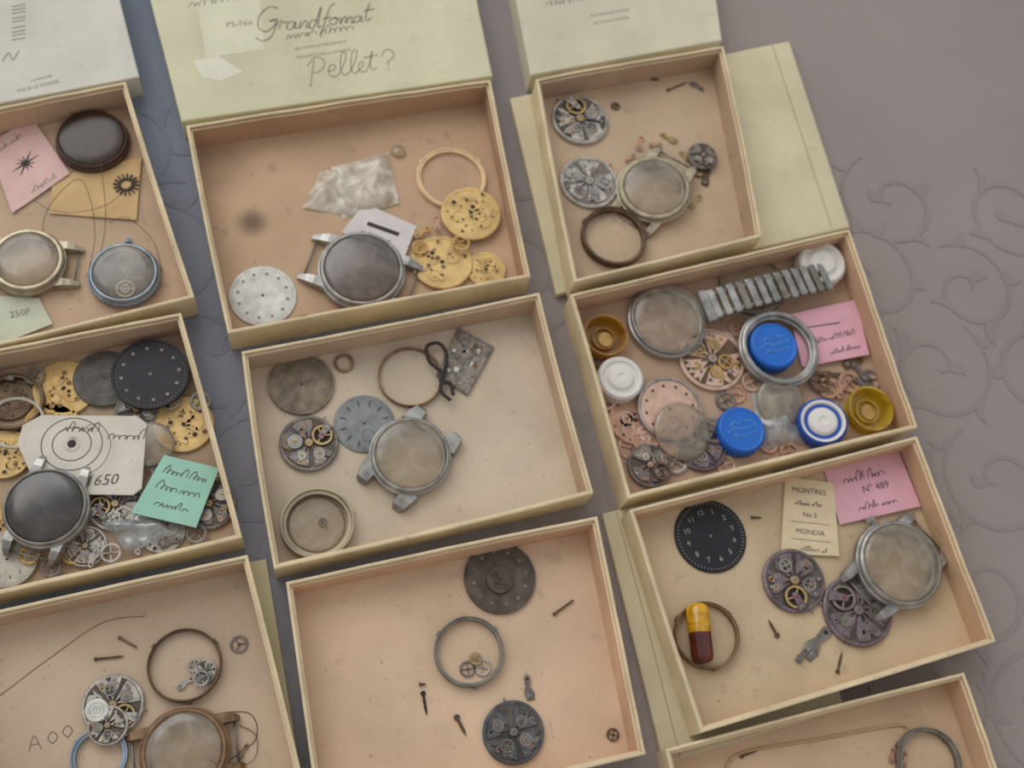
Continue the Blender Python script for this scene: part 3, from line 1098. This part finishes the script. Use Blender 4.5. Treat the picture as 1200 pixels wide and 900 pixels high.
# ===== right-middle box
case('watch_case', 783, 374, 46, FZ, ang(783, 374, 835, 362)-pi/2, STEEL, CLEAR, 0, False, 6.5, .88, 1.3)
crystal('watch_crystal', 882, 333, 38, FZ, CLEAR, rim=STEELD)
bottle_cap('bottle_cap', 965, 306, 27, FZ+1, WHITEP, WHITEP, 'white')
jar('amber_plastic_jar', 710, 392, 26, FZ, m=AMBER2)
bottle_cap('bottle_cap', 728, 442, 27, FZ, WHITEP, WHITEP, 'white')
movement('watch_movement', 835, 420, 38, FZ+.3, (BRONZE, ROSE, BRASS, STEEL), 61, False, bridges=5, h=.8)
paper('paper_label', [(926, 368), (1002, 352), (1018, 416), (940, 430)], FZ+1.5, PINK, [('l', -.3, .2, .2, .15, .6, INKD), ('s', -.3, -.12, .6, 2.6, INKD, 9), ('s', -.1, -.38, .45, 2.4, INKD, 12)], .4, 3)
case('watch_case', 914, 407, 47, FZ+2.5, ang(914, 407, 960, 395)+.2, STEEL, None, 0, False, 5, .82, 1.2)
bottle_cap('bottle_cap', 908, 404, 28, FZ+1, BLUEP, BLUEP, 'blue', .25)
bottle_cap('bottle_cap', 870, 503, 28, FZ, BLUEP, BLUEP, 'blue', .25)
bottle_cap('bottle_cap', 968, 493, 28, FZ+1, BLUEP2, WHITEP, 'white', 0, (0, -.16))
jar('amber_plastic_jar', 1021, 478, 26, FZ)
plate('watch_movement_plate', 770, 502, 36, FZ+.2, COPPER, 62, (0, .04), ROSE)
plate('watch_movement_plate', 744, 492, 30, FZ, COPPER, 63, (0, 0), ROSE)
dial('watch_dial', 785, 479, 38, FZ+2.5, ROSE, BRONZE, 'dots', .2, (.03, .03), sub=True, ring=STEEL)
movement('watch_movement', 762, 545, 26, FZ, (GUN, NICKD, NICKEL, COPPER), 65, False)
cog(738, 525, 14, FZ, COPPER); cog(790, 540, 15, FZ+.8, NICKEL)
cog(775, 552, 10, FZ+3.2, BRONZE)
movement('watch_movement', 822, 522, 30, FZ, PP, 64, False)
cog(835, 505, 14, FZ+3.2, NICKD)
crystal('watch_crystal', 800, 505, 34, FZ+3.2, CLEAR, (.05, .1))
crumple('plastic_bag', [(880, 460), (935, 452), (945, 520), (895, 528)], FZ, BAGB, 5, 11, 12, True, .08)
crystal('watch_crystal', 915, 470, 28, FZ+3, CLEAR, (.15, .05))
for k, (x, y) in enumerate(((975, 440), (995, 448), (1008, 436), (960, 448), (985, 456), (1020, 446), (1000, 425), (970, 455), (1010, 450))):
    if k % 2 == 0:
        lever(x, y, 13, k*1.1, FZ+.4*k % 2, [BRONZE, COPPER, NICKD][k % 3])
    else:
        cog(x, y, 12, FZ+.4*k % 2, [BRONZE, COPPER, NICKD][k % 3])
for k, (x, y) in enumerate(((862, 462), (880, 448), (850, 470), (900, 520), (710, 470), (720, 500), (865, 385), (850, 400), (700, 430), (925, 530), (850, 545))):
    cog(x, y, 11, FZ+.2*(k % 5), [COPPER, ROSE, NICKD][k % 3])
A = W(833, 356, 10); Z_ = W(972, 322, 10)
d = Z_-A
L_ = d.length
b = B()
n = 13
for k in range(n):
    x = L_*(k+.5)/n
    arch = 2.2*sin(pi*(k+.5)/n)
    w_ = 13.5
    st = L_/n*.7
    b.M = Matrix.Translation((x, 0, arch)) @ Matrix.Rotation(cos(pi*(k+.5)/n)*-.12, 4, 'Y')
    b.prism([(-st/2, -w_/2+.5), (-st/2+.4, -w_/2), (st/2-.4, -w_/2), (st/2, -w_/2+.5), (st/2, w_/2-.5), (st/2-.4, w_/2), (-st/2+.4, w_/2), (-st/2, w_/2-.5)], .6, 2.2, STEELD if k % 4 == 3 else STEEL, .12)
    b.box(0, 0, 0, .8, L_/n*1.02, w_*.9, BRONZE)
    for s in (-1, 1):
        b.box(L_/n*.5, s*w_*.36, .4, 1.2, st*.5, 1.2, STEELD)
b.M = Matrix.Identity(4)
b.box(-1.5, 0, .2, 2.2, 4, 15, STEEL, 0, .1)
b.build('expanding_watch_bracelet', A.x, A.y, 7.5, math.atan2(d.y, d.x))

# ===== right-lower box
Z6 = 2.6+FZ
dial('watch_dial', 833, 628, 42, Z6, BLACKD, WHITEM, 'num', .35)
paper('paper_label', [(920, 559), (976, 566), (983, 652), (915, 649)], Z6+.3, CREAMP, [('t', 0, .33, 'MONTRES', 3.2, INKD), ('s', -.3, .14, .5, 2.2, INKD, 17), ('t', 0, .02, 'No 3', 2.8, INKD), ('l', -.4, -.08, .4, -.08, .3, INKP), ('t', 0, -.2, 'MONDIA', 3, INKD), ('l', -.4, -.3, .4, -.3, .3, INKP), ('s', -.2, -.44, .5, 2.2, INK, 19)], .35, 4)
paper('paper_label', [(965, 546), (1052, 528), (1078, 594), (984, 615)], Z6+.4, PINK, [('s', -.32, .14, .5, 4, INKD, 21, .45), ('t', .05, -.03, 'N° 489', 4.2, INKD), ('s', -.25, -.35, .5, 3, INKD, 25, .4)], .5, 5, ph=.7)
case('watch_case', 1055, 660, 50, Z6+1, radians(-52), STEEL, CLEAR, 2.9, True, 7, .84, 1.24)
movement('watch_movement', 931, 680, 36, Z6, PP, 71)
movement('watch_movement', 1006, 715, 40, Z6, (GUN, PURP, STEELD, NICKD), 72, True)
ring('movement_holder_ring', 829, 744, 38, Z6, BROWNC, .08, 3.5)
lever(958, 752, 24, .75, Z6, STEELD)
lever(940, 768, 10, .75, Z6+.8, NICKD)
hand(905, 735, 10, 2, Z6, BRONZE, 1.2)
hand(984, 775, 12, 1.2, Z6, BRONZE, 1.0)
screw(886, 607, 6, 0, Z6)
b = B()
h_ = rmm(820, 742, 32, Z6)*1.05
rc = rmm(820, 742, 13, Z6)
b.M = Matrix.Translation((0, 0, rc)) @ Matrix.Rotation(pi/2, 4, 'X')
b.lathe([(0, -h_), (rc*.55, -h_*.97), (rc*.9, -h_*.88), (rc, -h_*.75), (rc, 0)], AMBERC, 28, joined=True)
b.lathe([(rc*.96, -.3), (rc*.96, h_*.75), (rc*.86, h_*.88), (rc*.5, h_*.97), (0, h_)], REDC, 28, joined=True)
P = W(820, 742, Z6+rc)
b.build('capsule_vial', P.x, P.y, Z6, 0.02)

# ===== bottom-right box
ring('case_ring', 1090, 893, 37, FZ, STEELD, .12, 4)
for x, y in ((1045, 885), (1050, 900), (1060, 890)):
    lever(x, y, 9, 1.2, FZ, COPPER)
wire('cardboard_fold', [(850, 900), (870, 882), (960, 866), (1052, 850), (1062, 862)], FZ, .5, pbr('crease_board', (190, 158, 124), .8), 0)
hand(880, 882, 12, .3, FZ)

# ===== top-left box
paper('paper_label', [(-14, 170), (38, 139), (82, 204), (14, 250)], FZ+.3, PINKL, [('star', -.02, -.02, 6.5, DARK), ('s', -.25, .3, .5, 2.5, INK, 31, .35), ('s', -.3, -.4, .5, 2.5, INK, 33, .35)], .4, 6)
case('watch_case', 108, 163, 44, FZ, 0, pbr('smoky_brown_rim', (78, 54, 44), .45, .2, .3), BROWNG, 0, False, 5, .90, solid=pbr('smoky_back', (84, 56, 42), .5))
paper('paper_label', [(62, 208), (166, 184), (160, 258), (58, 250)], FZ+.2, MANILA, (), .3, 7)
P = W(148, 217, FZ+1)
b = B()
b.ann(2.2, 3.0, 0, .5, DARK, (0, 0), 20, .02)
for k in range(16):
    a = 2*pi*k/16
    b.box(4.1*cos(a), 4.1*sin(a), 0, .5, 2.4, .55, DARK, a)
b.build('star_gear', P.x, P.y, FZ+1.3)
case('watch_case', 32, 305, 46, FZ, ang(32, 305, 95, 308)-pi/2, STEELW, CLEAR, 0, True, 6.5, .80, 1.36, solid=pbr('case_inner_board', (205, 180, 150), .7))
case('watch_case', 145, 320, 43, FZ, 0, STEELB, CLEAR, pi/2, False, 6, .84, solid=SLATE)
P = W(146, 336, FZ+3)
b = B()
b.ann(3, 3.9, 0, .7, STEEL, (0, 0), 26, .1)
b.ann(1.2, 2, 0, .9, STEEL, (0, 0), 20, .1)
b.tube([(0, 2, .5), (0, 6, .5), (1.2, 8, .5), (0, 9.4, .5), (-1.2, 8, .5), (0, 6.2, .5)], .35, STEEL)
b.box(0, 0, .2, .8, 8, .8, STEEL)
b.build('balance_staff_part', P.x, P.y, FZ+.7)
paper('paper_label', [(-20, 345), (46, 350), (62, 380), (-10, 408)], FZ+.2, PALEGR, [('t', .05, .05, '250F', 4, INK, .3)], .3, 8)
wire('fine_wire_loop', [(38, 146), (60, 138), (90, 138), (115, 175), (122, 215), (125, 260), (118, 300), (100, 325)], FZ+2, .14, HAIR, 3)
wire('fine_wire_loop', [(55, 300), (52, 262), (70, 232), (95, 215), (108, 240), (112, 280), (104, 318)], FZ+2, .14, HAIR, 3)
wire('fine_wire_loop', [(40, 235), (60, 248), (90, 252), (130, 240), (165, 205)], FZ+2, .13, HAIR, 2)
wire('fine_wire_loop', [(128, 262), (150, 258), (180, 285), (190, 320)], FZ+1, .13, HAIR, 2)

# ===== left-middle box (crowded)
ring('case_ring', 14, 470, 38, FZ, BRONZE, .14, 4)
plate('watch_movement_plate', 12, 468, 28, FZ, BRONZE, 81)
plate('watch_movement_plate', 75, 455, 37, FZ, BRASSB, 82, (0, 0), BRASS)
dial('watch_dial', 122, 443, 37, FZ+1, GREYD, NICKD, 'none')
dial('watch_dial', 176, 438, 46, FZ+4.5, BLACKD, NICKD, 'dots', .2, (0, 0), ring=BLACKD)
plate('watch_movement_plate', 215, 497, 36, FZ, BRASSB, 83)
plate('watch_movement_plate', 6, 532, 32, FZ+.5, BRASSB, 84)
plate('watch_movement_plate', 60, 500, 34, FZ, BRASS, 85)
movement('watch_movement', 245, 590, 32, FZ, PD, 86)
movement('watch_movement', 135, 590, 34, FZ, PN, 87)
plate('watch_movement_plate', 190, 622, 28, FZ, NICKEL, 88)
dial('watch_dial', 8, 655, 36, FZ+1, DIALW, GREYD, 'num', .3)
plate('watch_movement_plate', 0, 620, 30, FZ, BRASS, 89)
movement('watch_movement', 100, 640, 26, FZ, PN, 90, False)
movement('watch_movement', 160, 480, 26, FZ, PD, 94, False)
crystal('watch_crystal', 176, 520, 28, FZ+3, CLEAR, rim=STEELD)
ring('case_ring', 18, 495, 34, FZ+4, DIALW, .1, 1.2, (.05, .1), notches=False)
zc = FZ+6
pts = [W(x, y, zc) for x, y in ((20, 520), (26, 498), (48, 486), (160, 487), (172, 496), (166, 572), (156, 580), (92, 579), (38, 560))]
c = sum(pts, Vector((0, 0)))/len(pts)
b = B()
b.prism([(p.x-c.x, p.y-c.y) for p in pts], 0, .5, CARD, .01)
o = W(84, 520, zc)-c
for r_ in (11, 7):
    b.ribbon([(o.x+r_*cos(t*pi/16), o.y+r_*sin(t*pi/16)*.95) for t in range(33)], .4, .56, INKD)
b.disc(1.6, .45, .62, DARK, (o.x, o.y), 16, .02)
b.ann(1.6, 3.0, .5, .7, NICKEL, (o.x, o.y), 20, .05)
o = W(72, 505, zc)-c
b.scrawl(o.x, o.y, 13, 4.5, INKD, 44, .58, .4)
o = W(126, 514, zc)-c
b.scrawl(o.x, o.y, 12, 4.5, INKD, 46, .58, .4)
o = W(118, 563, zc)-c
b.text('1650', 6, o.x, o.y, .58, INKD, 0.1, .3)
b.build('price_tag', c.x, c.y, FZ+5.2)
paper('paper_label', [(192, 533), (257, 549), (230, 619), (154, 601)], FZ+5, MINT, [('s', -.35, .22, .7, 3.2, INKD, 51, .38), ('s', -.38, -.04, .7, 3.6, INKD, 57, .38), ('s', -.3, -.3, .55, 3, INKD, 53, .38)], .4, 9, ph=.4)
case('watch_case', 53, 594, 52, FZ+3.5, ang(53, 594, 105, 625)+.3, STEEL, SMOKED, 0, True, 7, .86, 1.28)
crumple('plastic_bag', [(118, 612), (180, 600), (205, 625), (150, 648)], FZ+2, BAGB, 4, 15, 10, True, .08)
for k, (x, y) in enumerate(((120, 570), (145, 605), (118, 600), (85, 650), (110, 655), (60, 665), (200, 635), (230, 625), (150, 470), (200, 470), (180, 555), (35, 650), (250, 560), (40, 440), (5, 440), (235, 470), (160, 640), (130, 648))):
    if k % 2 == 0:
        lever(x, y, 13, k*1.1, FZ+1.5+.6*(k % 3), [NICKEL, BRASS, NICKD, STEELD][k % 4])
    else:
        cog(x, y, 12, FZ+1.5+.6*(k % 3), [NICKEL, BRASS, NICKD, STEELD][(k//2) % 4])
wire('fine_wire_loop', [(100, 500), (118, 498), (130, 520), (120, 545), (95, 560)], FZ+7, .13, HAIR, .5)

# ===== bottom-left box
ring('case_ring', 216, 779, 44, FZ, BRONZE, .07, 3, notches=True)
movement('watch_movement', 240, 787, 14, FZ, PN, 91, False)
lever(218, 800, 12, .6, FZ, NICKEL)
cog(228, 780, 8, FZ+.5, NICKEL); cog(236, 795, 9, FZ+3, STEEL)
cog(280, 755, 10, FZ, NICKD, 3)
movement('watch_movement', 132, 826, 37, FZ, PN, 92)
movement('watch_movement', 126, 850, 24, FZ+2, PN, 93, False)
dial('watch_dial', 113, 832, 14, FZ+4.2, SILVERD, NICKD, 'none')
ring('movement_holder_ring', 116, 886, 34, FZ, STEELB, .18, 2.5)
case('watch_case', 216, 880, 54, FZ, radians(100), BROWNC, CLEAR, 0, True, 7, .82, 1.25)
screw(128, 771, 17, .1, FZ, BRONZE)
screw(150, 753, 13, -.5, FZ, BROWNC)
wire('fine_wire_loop', [(0, 815), (60, 770), (120, 730), (170, 722)], FZ, .12, BROWNC)
wire('fine_wire_loop', [(230, 840), (290, 835), (300, 865), (270, 890)], FZ, .13, HAIR)
wire('fine_wire_loop', [(245, 890), (270, 900), (298, 890), (300, 862), (280, 850)], FZ, .13, HAIR, 1)
lever(285, 880, 10, 1, FZ, BROWNC)
cog(262, 845, 5, FZ)
b = B()
P = W(62, 868, FZ)
for pts in ([(-8, -2), (-6, 3), (-4, -2)], [(-7.2, 0), (-4.8, 0)], [(0, -1), (-1.6, 1), (0, 3), (1.6, 1), (0, -1)], [(5, 0), (3.4, 2), (5, 4), (6.6, 2), (5, 0)]):
    b.ribbon(catmull([Vector(p) for p in pts], 5), .4, .05, pbr('pencil_grey', (135, 120, 105), .9))
b.build('pencil_note', P.x, P.y, FZ-.08, .2)

# ---------------------------------------------------------------- light
sc = bpy.context.scene
sc.view_settings.view_transform = 'Standard'
w = bpy.data.worlds.new('room_light')
sc.world = w
w.use_nodes = True
N = w.node_tree.nodes
L = w.node_tree.links
bg = N['Background']
tc = N.new('ShaderNodeTexCoord')
sp = N.new('ShaderNodeSeparateXYZ')
L.new(tc.outputs['Generated'], sp.inputs[0])
cr = N.new('ShaderNodeValToRGB')
cr.color_ramp.elements[0].position = 0.0
cr.color_ramp.elements[0].color = (.46, .44, .43, 1)
cr.color_ramp.elements[1].position = 1.0
cr.color_ramp.elements[1].color = (.66, .68, .70, 1)
mr = N.new('ShaderNodeMapRange')
mr.inputs['From Min'].default_value = -.7
mr.inputs['From Max'].default_value = .9
L.new(sp.outputs['Y'], mr.inputs['Value'])
L.new(mr.outputs['Result'], cr.inputs['Fac'])
L.new(cr.outputs['Color'], bg.inputs['Color'])
bg.inputs['Strength'].default_value = 1.0

def area(name, loc, tgt, size, e, col):
    ld = bpy.data.lights.new(name, 'AREA')
    ld.energy = e
    ld.size = size
    ld.color = col
    o = bpy.data.objects.new(name, ld)
    o.location = loc
    o.rotation_euler = (Vector(tgt)-Vector(loc)).to_track_quat('-Z', 'Y').to_euler()
    sc.collection.objects.link(o)
area('window_light', (-.75, 1.25, 1.2), (0, .1, 0), 1.5, 16, (1, .99, .97))

# ---------------------------------------------------------------- camera
cd = bpy.data.cameras.new('camera')
cam = bpy.data.objects.new('camera', cd)
sc.collection.objects.link(cam)
cam.matrix_world = Matrix.Translation((0, 0, CAMH*MM)) @ RC.to_4x4()
cd.sensor_width = 36
cd.lens = F/1200*36
cd.clip_start = .01
cd.dof.use_dof = True
cd.dof.focus_distance = .375
cd.dof.aperture_fstop = 13
sc.camera = cam
